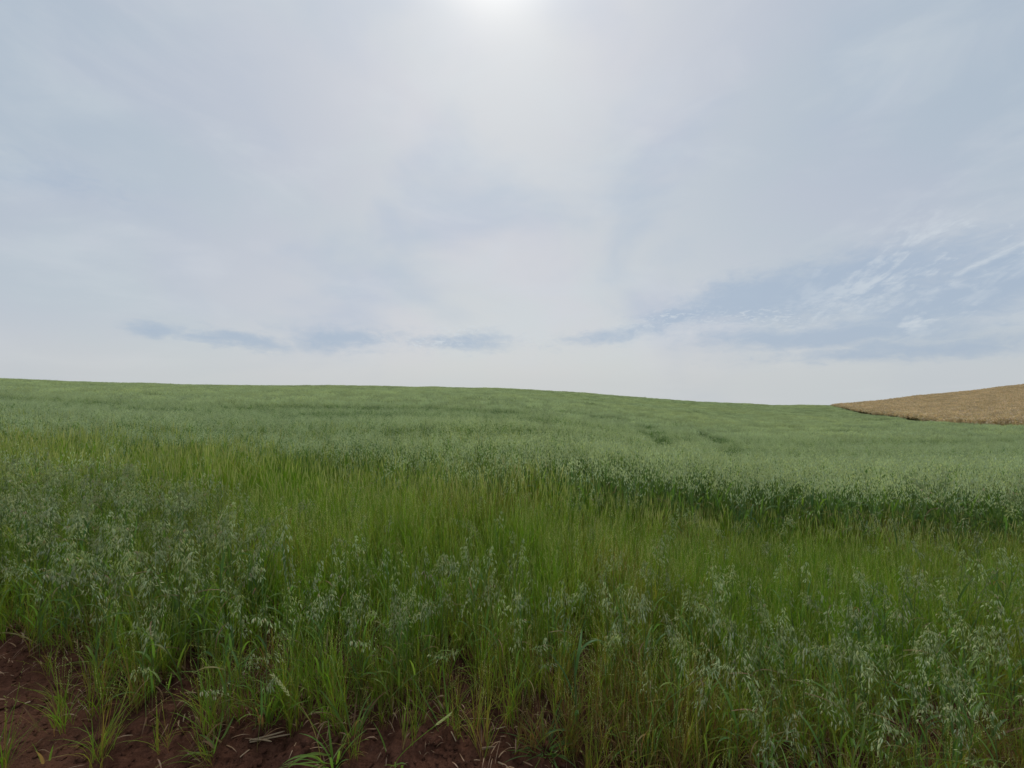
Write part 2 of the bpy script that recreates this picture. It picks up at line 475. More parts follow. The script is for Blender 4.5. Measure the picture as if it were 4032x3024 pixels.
def oat_tiller(rng, H, lod, parts, off=(0, 0, 0), lean=None, dry=0.0, nleaf=None, bend=None, head=True):
    """one culm with leaves and a drooping panicle; parts = (stem MB, leaf MB, panicle MB)"""
    S, Lf, Pn = parts
    off = np.asarray(off, float)
    ns = [7, 3, 2][lod]
    lean = abs(rng.normal(0, 0.10)) if lean is None else lean
    sc = stem_curve(rng, H, lean, 9) + off
    if bend is not None:
        sc = bend(sc)
    idx = np.linspace(0, 8, ns).round().astype(int)
    t = np.linspace(0, 1, ns)
    sv = np.clip(0.85 - t * 1.6, 0.12, 1) + dry + rng.normal(0, 0.08)
    if lod == 0:
        S.tube(sc[idx], 0.0019 * (1.25 - 0.6 * t), STEM, np.clip(sv, 0, 1), 4)
    else:
        a = rng.uniform(0, 3.14)
        S.ribbon(sc[idx], np.full(ns, [0, 0.004, 0.010][lod]), (math.cos(a), math.sin(a), 0), STEM, np.clip(sv, 0, 1))
    nl = nleaf if nleaf is not None else [4, 3, 2][lod]
    n = [9, 5, 3][lod]
    for j in range(nl):
        f = (j + 0.6) / (nl + 0.9)
        k = f * 8
        p = sc[int(k)] * (1 - k % 1) + sc[min(int(k) + 1, 8)] * (k % 1)
        L = rng.uniform(0.14, 0.27) * (H / 0.6) ** 0.5
        W = rng.uniform(0.007, 0.0135) * [1, 1.1, 1.9][lod]
        old = j == 0 and rng.random() < 0.75 or rng.random() < 0.10
        stiff = rng.random() < 0.6
        up = (rng.uniform(1.15, 1.5) if stiff else rng.uniform(0.9, 1.35)) if not old else rng.uniform(0.0, 0.8)
        curl = (rng.uniform(0.1, 0.9) if stiff else rng.uniform(1.0, 2.6)) if not old else rng.uniform(1.0, 3.0)
        P, sd = leaf_path(rng, p, rng.uniform(0, 6.28), L, up, curl, n)
        v = np.clip(rng.uniform(0.0, 0.45) + dry + (0.62 if old else 0), 0, 1)
        vv = np.clip(v + np.linspace(0, 0.22, n) ** 2 * (3 if rng.random() < .4 else 0), 0, 1)
        W2 = W * (0.6 if old else 1)
        Lf.ribbon(P, leaf_w(n, W2), sd, LEAF, vv, fold=0.18 if lod == 0 else 0.0)
    if not head:
        return
    # panicle
    top = sc[-1]
    tdir = sc[-1] - sc[-2]; tdir /= np.linalg.norm(tdir)
    PL = rng.uniform(0.12, 0.18) * (H / 0.6) ** 0.5
    npan = 6
    ax = np.array([top + tdir * PL * q + np.array([tdir[0], tdir[1], 0]) * 0.25 * PL * q * q for q in np.linspace(0, 1, npan)])
    if lod == 0:
        Pn.tube(ax, np.linspace(0.0012, 0.0005, npan), STEM, 0.3, 3)
    whorls = [5, 4, 3][lod]
    per = [5, 4, 4][lod]
    side_a = rng.uniform(0, 6.28)
    for wi in range(whorls):
        q = 0.02 + 0.95 * wi / whorls
        b = ax[0] * (1 - q) + ax[-1] * q
        m = max(1, int(round(per * (1 - 0.55 * wi / whorls))))
        for _ in range(m):
            a = side_a + rng.normal(0, 1.3)
            bl = rng.uniform(0.025, 0.06) * (1.15 - q) * (1.2 if lod else 1)
            e1 = b + np.array([math.cos(a) * bl * .45, math.sin(a) * bl * .45, bl * 0.6])
            e2 = e1 + np.array([math.cos(a) * bl * .35, math.sin(a) * bl * .35, -bl * rng.uniform(.1, .7)])
            if lod == 0:
                Pn.ribbon([b, e1, e2], [0.0009, 0.0008, 0.0006], (-math.sin(a), math.cos(a), 0), STEM, 0.25)
            dd = np.array([math.cos(a) * .35, math.sin(a) * .35, -1.0]) + rng.normal(0, .22, 3)
            SL = rng.uniform(0.019, 0.028) * [1, 1.1, 2.3][lod]
            SW = rng.uniform(0.0042, 0.0064) * [1, 1.2, 2.2][lod]
            v = np.clip(rng.beta(1.3, 3.0) * (1 if lod == 0 else .75) + dry * .6 + (.08 if lod == 0 else -.04), 0, 1)
            if lod == 0:
                Pn.spindle(e2, dd, SL, SW, SPIKE, v)
                if rng.random() < 0.45:
                    Pn.spindle(e2, dd + rng.normal(0, .35, 3), SL * .95, SW * .7, SPIKE, np.clip(v + .1, 0, 1))
                if rng.random() < 0.55:
                    f2 = b * .4 + e1 * .6
                    Pn.spindle(f2 + (0, 0, -0.004), dd + rng.normal(0, .3, 3), SL * .9, SW * .8, SPIKE, v)
            else:
                Pn.diamond(e2, dd, SL, SW, SPIKE, v, rng)

def oat_cluster(rng, lod, n, r, hv=0.12):
    m = MB()
    for i in range(n):
        a = rng.uniform(0, 6.28); q = r * math.sqrt(rng.random())
        oat_tiller(rng, rng.uniform(1 - hv, 1 + hv) * 0.46, lod, (m, m, m), (q * math.cos(a), q * math.sin(a), 0))
    return m

def grass_cluster(rng, lod, n, r, H=0.42, spikes=0.5):
    m = MB()
    for i in range(n):
        a = rng.uniform(0, 6.28); q = r * math.sqrt(rng.random())
        off = np.array([q * math.cos(a), q * math.sin(a), 0])
        h = H * rng.uniform(0.65, 1.1)
        if rng.random() < spikes:
            ns = [6, 4, 2][lod]
            sc = stem_curve(rng, h, abs(rng.normal(0, .13)), ns) + off
            aa = rng.uniform(0, 3.14)
            sd = (math.cos(aa), math.sin(aa), 0)
            m.ribbon(sc, np.full(ns, [.0018, .0028, .008][lod]), sd, GRASS, np.clip(np.linspace(1.0, .35, ns) + rng.normal(0, .12), 0, 1))
            td = sc[-1] - sc[-2]; td /= np.linalg.norm(td)
            SLn = h * rng.uniform(.2, .3)
            if lod == 0:
                k = 9
                for j in range(k):
                    p = sc[-1] + td * SLn * j / k
                    sg = 1 if j % 2 else -1
                    m.diamond(p, td + np.array(sd) * .35 * sg, .013, .0028, GSPIKE, rng.uniform(0, .6), rng)
            else:
                e = sc[-1] + td * SLn
                m.ribbon([sc[-1], (sc[-1] + e) / 2, e], np.array([.5, 1, .1]) * [0, .0060, .012][lod], sd, GSPIKE, rng.uniform(0, .7))
        nb = 2 if lod else 3
        n_ = [6, 4, 3][lod]
        for j in range(nb):
            L = h * rng.uniform(.5, .95)
            P, sd = leaf_path(rng, off + (0, 0, rng.uniform(0, .25) * h), rng.uniform(0, 6.28), L, rng.uniform(1.05, 1.5), rng.uniform(.1, 1.5), n_)
            v = rng.uniform(0.05, .6) + (0.4 if rng.random() < .08 else 0)
            m.ribbon(P, leaf_w(n_, rng.uniform(.0028, .0055) * [1, 1.3, 2.6][lod]), sd, GRASS, np.clip(np.linspace(v + .15, v, n_), 0, 1))
    return m

def litter_cluster(rng, n, r):
    """dead lower leaves and straw bits round the feet of the stand"""
    m = MB()
    for i in range(n):
        a = rng.uniform(0, 6.28); q = r * math.sqrt(rng.random())
        P, sd = leaf_path(rng, (q * math.cos(a), q * math.sin(a), rng.uniform(.0, .05)), rng.uniform(0, 6.28), rng.uniform(.02, .07), rng.uniform(-.3, 1.0), rng.uniform(.3, 2.8), 5)
        m.ribbon(P, leaf_w(5, rng.uniform(.0015, .005)), sd, STRAW, rng.uniform(0, .9))
    return m

def ripe_cluster(rng, n, r, sc=1.0):
    m = MB()
    for i in range(n):
        a = rng.uniform(0, 6.28); q = r * math.sqrt(rng.random())
        off = np.array([q * math.cos(a), q * math.sin(a), 0])
        h = rng.uniform(.75, 1.05) * .62
        c = stem_curve(rng, h, abs(rng.normal(0, .15)), 3) + off
        aa = rng.uniform(0, 3.14)
        sd = np.array((math.cos(aa), math.sin(aa), 0))
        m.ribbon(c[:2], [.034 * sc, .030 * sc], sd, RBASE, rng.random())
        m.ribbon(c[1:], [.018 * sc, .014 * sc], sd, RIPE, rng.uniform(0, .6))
        for k in range(4):
            m.diamond(c[-1] - (0, 0, rng.uniform(0, .18)), rng.normal(0, .6, 3) + (0, 0, .7), .09 * sc, .028 * sc, RIPE, rng.uniform(.2, 1), rng)
    return m

# ------------------------------------------------------------------ tagging
col = scene.collection
def tag(o, label=None, cat=None, group=None, kind=None):
    if label: o['label'] = label
    if cat: o['category'] = cat
    if group: o['group'] = group
    if kind: o['kind'] = kind
    return o
def link(name, me, parent=None):
    o = bpy.data.objects.new(name, me)
    col.objects.link(o)
    if parent is not None:
        o.parent = parent
    return o
def empty(name, loc, rz=0.0, sc=1.0):
    o = bpy.data.objects.new(name, None)
    o.empty_display_size = 0.05
    col.objects.link(o)
    o.location = loc; o.rotation_euler = (0, 0, rz); o.scale = (sc, sc, sc)
    return o

# ------------------------------------------------------------------ ground sheet
def axis(spec):
    out = []
    for a, b, s in spec:
        out += list(np.arange(a, b, s))
    out.append(spec[-1][1])
    return np.array(out)
def cover(x, y):
    fe = front_edge(x)
    c = np.clip((y - fe - 0.9) / 1.0, 0, 1)
    return np.where(y < 0.5, 0, c)
def build_ground():
    xs = axis([(-500, -120, 20), (-120, -40, 4), (-40, -8, 1.0), (-8, -3.2, .15), (-3.2, 2.6, .0125), (2.6, 8, .15), (8, 40, 1), (40, 140, 4), (140, 500, 20)])
    ys = axis([(-300, -20, 20), (-20, -1, 1.5), (-1, 1.0, .12), (1.0, 2.6, .0125), (2.6, 4, .06), (4, 12, .25), (12, 40, 1), (40, 110, 2), (110, 500, 15)])
    X, Y = np.meshgrid(xs, ys)
    Zg = ground_z(X, Y)
    near = np.clip(1 - (np.abs(Y - 2) - 2.5) / 1.5, 0, 1) * np.clip(1 - (np.abs(X) - 4) / 3, 0, 1)
    c1 = fbm(X * 14, Y * 14, 61, 3); c2 = fbm(X * 45, Y * 45, 71, 2)
    Zg = Zg + near * (np.maximum(c1 - 0.5, 0) * 0.07 + np.maximum(c2 - .5, 0) * 0.05 + (np.maximum(fbm(X * 28, Y * 28, 81, 2) - .58, 0)) * 0.06)
    nx, ny = len(xs), len(ys)
    me = bpy.data.meshes.new('ground')
    V = np.stack([X, Y, Zg], -1).reshape(-1, 3)
    ii = (np.arange(ny - 1)[:, None] * nx + np.arange(nx - 1)[None, :]).reshape(-1)
    Fc = np.stack([ii, ii + 1, ii + nx + 1, ii + nx], 1)
    me.vertices.add(len(V)); me.vertices.foreach_set('co', V.reshape(-1))
    me.loops.add(Fc.size); me.loops.foreach_set('vertex_index', Fc.reshape(-1).astype(np.int32))
    me.polygons.add(len(Fc)); me.polygons.foreach_set('loop_start', np.arange(0, Fc.size, 4, dtype=np.int32))
    me.polygons.foreach_set('use_smooth', np.ones(len(Fc), bool))
    a = me.attributes.new('cover', 'FLOAT', 'POINT')
    a.data.foreach_set('value', cover(X, Y).reshape(-1).astype(np.float32))
    me.materials.append(M_SOIL)
    me.update(calc_edges=True); me.validate()
    tag(link('ground', me), kind='structure')
build_ground()

# ------------------------------------------------------------------ scattering
def gn_scatter(name, meshes, pts, rot, scl, idx, tint):
    """one stuff object: points carrying copies of a few plant meshes"""
    protos = bpy.data.collections.new(name + '_kinds')
    for i, me in enumerate(meshes):
        po = bpy.data.objects.new('%s_kind_%02d' % (name, i), me)
        protos.objects.link(po)
    me = bpy.data.meshes.new(name)
    me.vertices.add(len(pts)); me.vertices.foreach_set('co', np.asarray(pts, np.float32).reshape(-1))
    def at(nm, typ, arr, key):
        a = me.attributes.new(nm, typ, 'POINT')
        a.data.foreach_set(key, np.asarray(arr).reshape(-1))
    at('rot', 'FLOAT_VECTOR', np.asarray(rot, np.float32), 'vector')
    at('scl', 'FLOAT_VECTOR', np.asarray(scl, np.float32), 'vector')
    at('idx', 'INT', np.asarray(idx, np.int32), 'value')
    at('tint', 'FLOAT', np.asarray(tint, np.float32), 'value')
    o = link(name, me)
    ng = bpy.data.node_groups.new(name + '_nodes', 'GeometryNodeTree')
    ng.interface.new_socket('Geometry', in_out='INPUT', socket_type='NodeSocketGeometry')
    ng.interface.new_socket('Geometry', in_out='OUTPUT', socket_type='NodeSocketGeometry')
    gi = ng.nodes.new('NodeGroupInput'); go = ng.nodes.new('NodeGroupOutput')
    iop = ng.nodes.new('GeometryNodeInstanceOnPoints')
    ci = ng.nodes.new('GeometryNodeCollectionInfo')
    ci.inputs['Collection'].default_value = protos
    ci.inputs['Separate Children'].default_value = True
    ci.inputs['Reset Children'].default_value = True
    def na(nm, typ):
        n = ng.nodes.new('GeometryNodeInputNamedAttribute'); n.data_type = typ
        n.inputs['Name'].default_value = nm
        return n.outputs['Attribute']
    L = ng.links.new
    L(gi.outputs[0], iop.inputs['Points'])
    L(ci.outputs[0], iop.inputs['Instance'])
    iop.inputs['Pick Instance'].default_value = True
    L(na('idx', 'INT'), iop.inputs['Instance Index'])
    e2r = ng.nodes.new('FunctionNodeEulerToRotation')
    L(na('rot', 'FLOAT_VECTOR'), e2r.inputs[0])
    L(e2r.outputs[0], iop.inputs['Rotation'])
    L(na('scl', 'FLOAT_VECTOR'), iop.inputs['Scale'])
    L(iop.outputs[0], go.inputs[0])
    md = o.modifiers.new('scatter', 'NODES'); md.node_group = ng
    return o

def jitter_grid(rng, x0, x1, y0, y1, s):
    xs = np.arange(x0, x1, s); ys = np.arange(y0, y1, s)
    X, Y = np.meshgrid(xs, ys)
    X = X.ravel() + rng.uniform(-.6, .6, X.size) * s; Y = Y.ravel() + rng.uniform(-.6, .6, Y.size) * s
    return X, Y
def in_view(x, y, m=1.2):
    return (np.abs(x) < 1.42 * y + m) & (y > 0.7)

def oat_amount(x, y):
    """0..1 density of oats, and their relative height"""
    n = fbm(x * 1.7, y * 1.7, 101, 3)
    n2 = fbm(x * 5, y * 5, 131, 2)
    yb = back_oats(x) + (n - .5) * 0.7
    back = np.clip((y - yb + .3) / 1.0, 0, 1)
    yl = left_oats(x) + (n - .5) * 0.6
    left = np.clip((yl - y) / 0.35, 0, 1) * np.clip((-0.9 - x + (n - .5) * .8) / 0.5, 0, 1)
    fe = front_edge(x)
    fg = np.clip((2.45 + (n - .5) * .9 - y) / 0.8, 0, 1) * 0.72 * (0.3 + 1.2 * n2)
    fg = fg * np.where(x > .9, 1.25, 1.0)
    a = np.maximum(np.maximum(back, left), fg)
    a = np.maximum(a, 0.13 * (n2 > .45))
    infield = np.clip((y - fe) / 0.22, 0, 1)
    a = a * infield
    tall = 1.0 + 0.27 * np.clip((x + .6) / 1.8, 0, 1) * np.clip(1.5 - (y - yb) / 3.5, 0, 1)
    h = np.where(back > 0.3, tall, np.where(left > .3, 0.98, 0.86))
    h = h * np.interp(y - fe, [0, .3, .9], [.80, .95, 1.0])
    return a, h
def grass_amount(x, y):
    a, h = oat_amount(x, y)
    n = fbm(x * 1.3, y * 1.3, 201, 3)
    fe = front_edge(x)
    g = np.clip((y - fe + .12 + (n - .5) * .3) / 0.40, 0, 1)
    yb = back_oats(x)
    g = g * np.where(y > yb + .6, 0.25, 1.0)
    g = np.maximum(g, 0.035 * np.clip((y - fe + .65) / .4, 0, 1) * (vnoise(x * 4, y * 4, 77) > .35))
    n3 = fbm(x * 3.1, y * 3.1, 231, 3)
    bald = np.clip((2.2 - y) / .5, 0, 1) * np.clip((n3 - .45) / .15, 0, 1)
    g = g * (1 - .72 * bald)
    hh = np.interp(y - fe, [0, .5, 1.2], [.6, .8, 1.0]) * (0.78 + .34 * n + .12 * fbm(x * 4, y * 4, 251, 2))
    hh = hh * np.where(y < 2.1, .95, 1)
    hh = hh * np.interp(x, [.5, 2.0], [1.0, .80])
    return g, hh

PTS = {}
def build_field():
    # --- near oats: individual plants
    rng = np.random.default_rng(11)
    near_protos = []
    for i in range(12):
        nt = [1, 2, 1, 2, 1, 2, 1, 2, 1, 1, 2, 1][i]
        tl = []
        for k in range(nt):
            S, Lf, Pn = MB(), MB(), MB()
            a = rng.uniform(0, 6.28); q = 0.022 * (nt > 1)
            oat_tiller(rng, rng.uniform(.42, .50) * (1 if k == 0 else rng.uniform(.75, 1)), 0, (S, Lf, Pn), (q * math.cos(a), q * math.sin(a), 0), dry=max(0, rng.normal(.05, .09)), nleaf=4, head=not (k > 0 and rng.random() < .5))
            tl.append((S, Lf, Pn))
        near_protos.append(tl)
    X, Y = jitter_grid(rng, -7.5, 7.5, 1.0, 3.6, 0.085)
    a, h = oat_amount(X, Y)
    k = in_view(X, Y, .8) & (rng.random(len(X)) < a) & (Y < 3.6)
    X, Y, h = X[k], Y[k], h[k]
    Z = ground_z(X, Y) 
    kind = rng.integers(0, 12, len(X))
    rz = rng.uniform(0, 6.28, len(X))
    sc = h * rng.uniform(.74, 1.14, len(X))
    # those that show largest: inside the picture, nearest first
    top = Z + .6 * sc
    inside = (np.abs(X) < 1.33 * Y) & ((CAM_H - top) / Y < 0.98)
    order = np.argsort(np.where(inside, Y, 1e3 + Y))
    return near_protos, X, Y, Z, kind, rz, sc, order
near_protos, oX, oY, oZ, oK, oR, oS, order = build_field()
N_THINGS = 285
own, rest = order[:N_THINGS], order[N_THINGS:]

# individual oat plants
plant_meshes = [[(nm, mb.mesh('oat_' + nm, nm == 'leaves')) for tl in kinds for nm, mb in zip(('stem', 'leaves', 'panicle'), tl) if mb.n] for kinds in near_protos]
SECT = ['at the far left', 'left of the bare patch', 'above the left end of the bare patch', 'above the middle of the bare patch',
        'above the spreading grass tuft', 'right of the spreading tuft', 'near the lower right corner', 'at the far right edge']
def zone_label(x, y):
    px = 512 + F * x / y
    k = min(7, max(0, int(px // 128)))
    front = y < float(front_edge(x)) + .42
    a = 'oat plant in the front rank' if front else 'oat plant just behind the front rank'
    return a + ' ' + SECT[k], ('front rank oat plants ' if front else 'second rank oat plants ') + SECT[k]
roots = {}
for i in own:
    k = int(oK[i])
    loc = (float(oX[i]), float(oY[i]), float(oZ[i]))
    if k not in roots:
        r = empty('oat_plant', loc, float(oR[i]), float(oS[i]))
        for nm, me in plant_meshes[k]:
            link(nm, me, r)
        roots[k] = r
    else:
        r0 = roots[k]
        r = r0.copy(); col.objects.link(r)
        r.location = loc; r.rotation_euler = (0, 0, float(oR[i])); r.scale = (float(oS[i]),) * 3
        for ch in list(r0.children):
            c = ch.copy(); col.objects.link(c); c.parent = r
    lb, gr = zone_label(loc[0], loc[1])
    tag(r, lb, 'oat plant', gr)

# remaining near oats + all mid and far oats: one mass
def joined(tillers):
    m = MB()
    for tl in tillers:
        for q in tl:
            if q.n: m.merge(q)
    return m
def build_oat_crop():
    rng = np.random.default_rng(21)
    meshes = [joined(p).mesh('oat_near_%02d' % i) for i, p in enumerate(near_protos)]
    n0 = len(meshes)
    pts = [np.stack([oX[rest], oY[rest], oZ[rest]], 1)]
    idx = [oK[rest]]; rz = [oR[rest]]; sc = [np.repeat(oS[rest][:, None], 3, 1)]
    ti = [rng.normal(0, .1, len(rest))]
    for i in range(8):
        meshes.append(oat_cluster(rng, 1, 7, .09).mesh('oat_mid_%02d' % i))
    for i in range(8):
        meshes.append(oat_cluster(rng, 2, 34, .38).mesh('oat_far_%02d' % i))
    def hmod(X, Y):
        n = fbm(X * .22 + 3, Y * .13, 301, 3); n2 = fbm(X * .9, Y * .9, 311, 2)
        band = fbm(X * .11 + 40, Y * .62, 321, 4)            # storm-flattened streaks
        low = np.clip((band - .52) / .08, 0, 1)
        clump = fbm(X * .55, Y * 1.1, 331, 2) - .5
        return (0.84 + .36 * n + .22 * clump) * (1 - .17 * low), (n - .5) * 1.2 - .12 * low + .3 * clump - .14
    def track(X, Y):
        # two narrow trampled trails running up the slope
        f = np.ones(len(X))
        for x0, y0, x1, y1, wd in ((2.9, 7.2, 5.6, 15.5, .16), (5.9, 10.5, 7.9, 16.5, .20), (4.4, 7.4, 5.6, 10.0, .12)):
            t = np.clip((Y - y0) / (y1 - y0), 0, 1)
            dd = np.abs(X - (x0 + (x1 - x0) * t) - .15 * np.sin(Y * 2.1))
            on = (Y > y0) & (Y < y1)
            f = np.where(on, np.minimum(f, .54 + .46 * np.clip((dd - wd) / .35, 0, 1) + .25 * vnoise(X * 2.5, Y * 1.3, 9)), f)
        return f
    # mid
    X, Y = jitter_grid(rng, -24, 24, 3.2, 15, 0.155)
    a, h = oat_amount(X, Y)
    k = in_view(X, Y) & (rng.random(len(X)) < a) & (X < edge_x(Y)) & ((Y > 3.6))
    X, Y, h = X[k], Y[k], h[k]
    hm, n = hmod(X, Y)
    hm = 1 + (hm - 1) * np.clip((Y - 4) / 4, 0, 1)
    s = h * hm * rng.uniform(.90, 1.10, len(X)) * track(X, Y)
    pts.append(np.stack([X, Y, ground_z(X, Y)], 1)); idx.append(n0 + rng.integers(0, 8, len(X)))
    rz.append(rng.uniform(0, 6.28, len(X))); sc.append(np.stack([s, s, s], 1)); ti.append(n * .8 + rng.normal(0, .12, len(X)))
    # far
    for (y0, y1, g, wide) in ((14.6, 45, .42, 1.0), (45, 122, .60, 1.35)):
        X, Y = jitter_grid(rng, -170, 130, y0, y1, g)
        k = in_view(X, Y, 3) & (X < edge_x(Y) - .3)
        X, Y = X[k], Y[k]
        hm, n = hmod(X, Y)
        s = hm * rng.uniform(.84, 1.16, len(X)) * track(X, Y)
        pts.append(np.stack([X, Y, ground_z(X, Y)], 1)); idx.append(n0 + 8 + rng.integers(0, 8, len(X)))
        rz.append(rng.uniform(0, 6.28, len(X))); sc.append(np.stack([s * wide, s * wide, s], 1)); ti.append(n * .9 + rng.normal(0, .12, len(X)))
    P = np.concatenate(pts); n = len(P)
    R = np.zeros((n, 3)); R[:, 2] = np.concatenate(rz)
    R[:, 0] = rng.normal(0, .05, n); R[:, 1] = rng.normal(0, .05, n)
    o = gn_scatter('oat_crop', meshes, P, R, np.concatenate(sc), np.concatenate(idx), np.concatenate(ti))
    tag(o, 'dense grey-green oat crop covering the hillside to the skyline', 'oat crop', kind='stuff')
    print('oat instances', n)
build_oat_crop()

def build_grass():
    rng = np.random.default_rng(31)
    meshes = [grass_cluster(rng, 0, 8, .045, spikes=.75).mesh('grass_near_%02d' % i) for i in range(8)]
    meshes += [grass_cluster(rng, 1, 12, .085, spikes=.8).mesh('grass_mid_%02d' % i) for i in range(6)]
    P = []; I = []; S = []; T = []
    X, Y = jitter_grid(rng, -6, 6, 1.0, 3.3, 0.062)
    g, h = grass_amount(X, Y)
    k = in_view(X, Y, .8) & (rng.random(len(X)) < g * .9)
    X, Y, h = X[k], Y[k], h[k]
    P.append(np.stack([X, Y, ground_z(X, Y)], 1)); I.append(rng.integers(0, 8, len(X)))
    s = h * rng.uniform(.75, 1.15, len(X)); S.append(np.stack([s, s, s], 1))
    T.append((fbm(X * 1.5, Y * 1.5, 401, 3) - .5) * 1.6 + np.interp(Y, [1.4, 2.4], [.38, 0.0]) + rng.normal(0, .15, len(X)))
    X, Y = jitter_grid(rng, -12, 12, 3.3, 8, 0.105)
    g, h = grass_amount(X, Y)
    k = in_view(X, Y, .8) & (rng.random(len(X)) < g)
    X, Y, h = X[k], Y[k], h[k]
    P.append(np.stack([X, Y, ground_z(X, Y)], 1)); I.append(8 + rng.integers(0, 6, len(X)))
    s = h * rng.uniform(.8, 1.15, len(X)); S.append(np.stack([s, s, s], 1))
    T.append((fbm(X * 1.5, Y * 1.5, 401, 3) - .5) * 1.8 + rng.normal(0, .16, len(X)))
    P = np.concatenate(P); n = len(P)
    R = np.zeros((n, 3)); R[:, 2] = rng.uniform(0, 6.28, n); R[:, 0] = rng.normal(0, .09, n); R[:, 1] = rng.normal(0, .09, n)
    o = gn_scatter('grass', meshes, P, R, np.concatenate(S), np.concatenate(I), np.concatenate(T))
    tag(o, 'bright yellow-green wild grass filling the gap in front of the oats', 'grass', kind='stuff')
    print('grass instances', n)
build_grass()

def build_litter():
    rng = np.random.default_rng(41)
    meshes = [litter_cluster(rng, 9, .09).mesh('litter_%02d' % i) for i in range(6)]
    X, Y = jitter_grid(rng, -5, 5, 1.0, 3.0, 0.07)
    fe = front_edge(X)
    pr = np.interp(Y - fe, [-.5, -.1, .2], [.06, .16, .45])
    k = in_view(X, Y, .5) & (rng.random(len(X)) < pr)
    X, Y = X[k], Y[k]
    n = len(X)
    R = np.zeros((n, 3)); R[:, 2] = rng.uniform(0, 6.28, n)
    s = rng.uniform(.6, 1.2, n)
    o = gn_scatter('dead_leaf_litter', meshes, np.stack([X, Y, ground_z(X, Y) + .006], 1), R, np.stack([s, s, s], 1), rng.integers(0, 6, n), rng.normal(0, .2, n))
    tag(o, 'withered brown leaves and straw bits at the foot of the crop', 'plant litter', kind='stuff')
build_litter()

def build_ripe():
    rng = np.random.default_rng(51)
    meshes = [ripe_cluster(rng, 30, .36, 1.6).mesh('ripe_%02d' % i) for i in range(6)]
    X, Y = jitter_grid(rng, 14, 190, 4, 100, .5)
    k = in_view(X, Y, 4) & (X > edge_x(Y) + .5 + 1.3 * fbm(X * .8, Y * .8, 521, 3))
    X, Y = X[k], Y[k]
    n = len(X)
    nn = fbm(X * .3, Y * .3, 501, 3)
    s = (.9 + .5 * nn) * rng.uniform(.9, 1.1, n) * 1.1
    R = np.zeros((n, 3)); R[:, 2] = rng.uniform(0, 6.28, n)
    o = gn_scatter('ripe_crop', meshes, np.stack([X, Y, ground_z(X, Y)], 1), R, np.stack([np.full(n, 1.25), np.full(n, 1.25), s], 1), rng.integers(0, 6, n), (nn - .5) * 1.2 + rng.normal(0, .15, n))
    tag(o, 'reddish-brown ripe crop on the rise beyond the oats at right', 'ripe crop', kind='stuff')
    print('ripe', n)
build_ripe()

def build_clods():
    rng = np.random.default_rng(61)
    meshes = []
    import bmesh
    for i in range(6):
        bm = bmesh.new(); bmesh.ops.create_icosphere(bm, subdivisions=2, radius=1.0)
        f = rng.uniform(.5, .95, 3)
        for v in bm.verts:
            n = math.sin(v.co.x * 3 + i) * math.cos(v.co.y * 4 + 2 * i) * .18 + rng.normal(0, .07)
            v.co = v.co * (1 + n); v.co.x *= f[0] + .3; v.co.y *= f[1] + .2; v.co.z *= f[2] * .8
        me = bpy.data.meshes.new('clod_%02d' % i); bm.to_mesh(me); bm.free()
        me.materials.append(M_SOIL); meshes.append(me)
    X, Y = jitter_grid(rng, -4.5, 4.5, .8, 2.3, .017)
    k = in_view(X, Y, .3) & (Y < front_edge(X) + .45) & (rng.random(len(X)) < .85 * fbm(X * 3, Y * 3, 601, 2))
    X, Y = X[k], Y[k]; n = len(X)
    s = np.clip(rng.lognormal(-5.35, .6, n), .0015, .022)
    R_ = rng.uniform(0, 6.28, (n, 3)); R_[:, :2] = rng.normal(0, .4, (n, 2))
    o = gn_scatter('soil_clods', meshes, np.stack([X, Y, ground_near(X, Y) + s * .2], 1), R_, np.stack([s, s, s], 1), rng.integers(0, 6, n), np.zeros(n))
    tag(o, 'crumbly dark red clods scattered on the bare soil', 'soil clods', kind='stuff')
    print('clods', n)
def ground_near(X, Y):
    c1 = fbm(X * 14, Y * 14, 61, 3); c2 = fbm(X * 45, Y * 45, 71, 2)
    return ground_z(X, Y) + np.maximum(c1 - 0.5, 0) * 0.07 + np.maximum(c2 - .5, 0) * 0.05 + np.maximum(fbm(X * 28, Y * 28, 81, 2) - .58, 0) * 0.06
build_clods()

# ------------------------------------------------------------------ single plants and straws one can point to
def gp(px, row, lift=0.0):
    """where the line of sight of a picture point meets the soil"""
    y = 1.5
    for _ in range(12):
        z = float(ground_near(np.array([(px - 512) / F * y]), np.array([y]))[0])
        y = (CAM_H - z) * F / (row - F)
    x = (px - 512) / F * y
    return (x, y, z + lift)

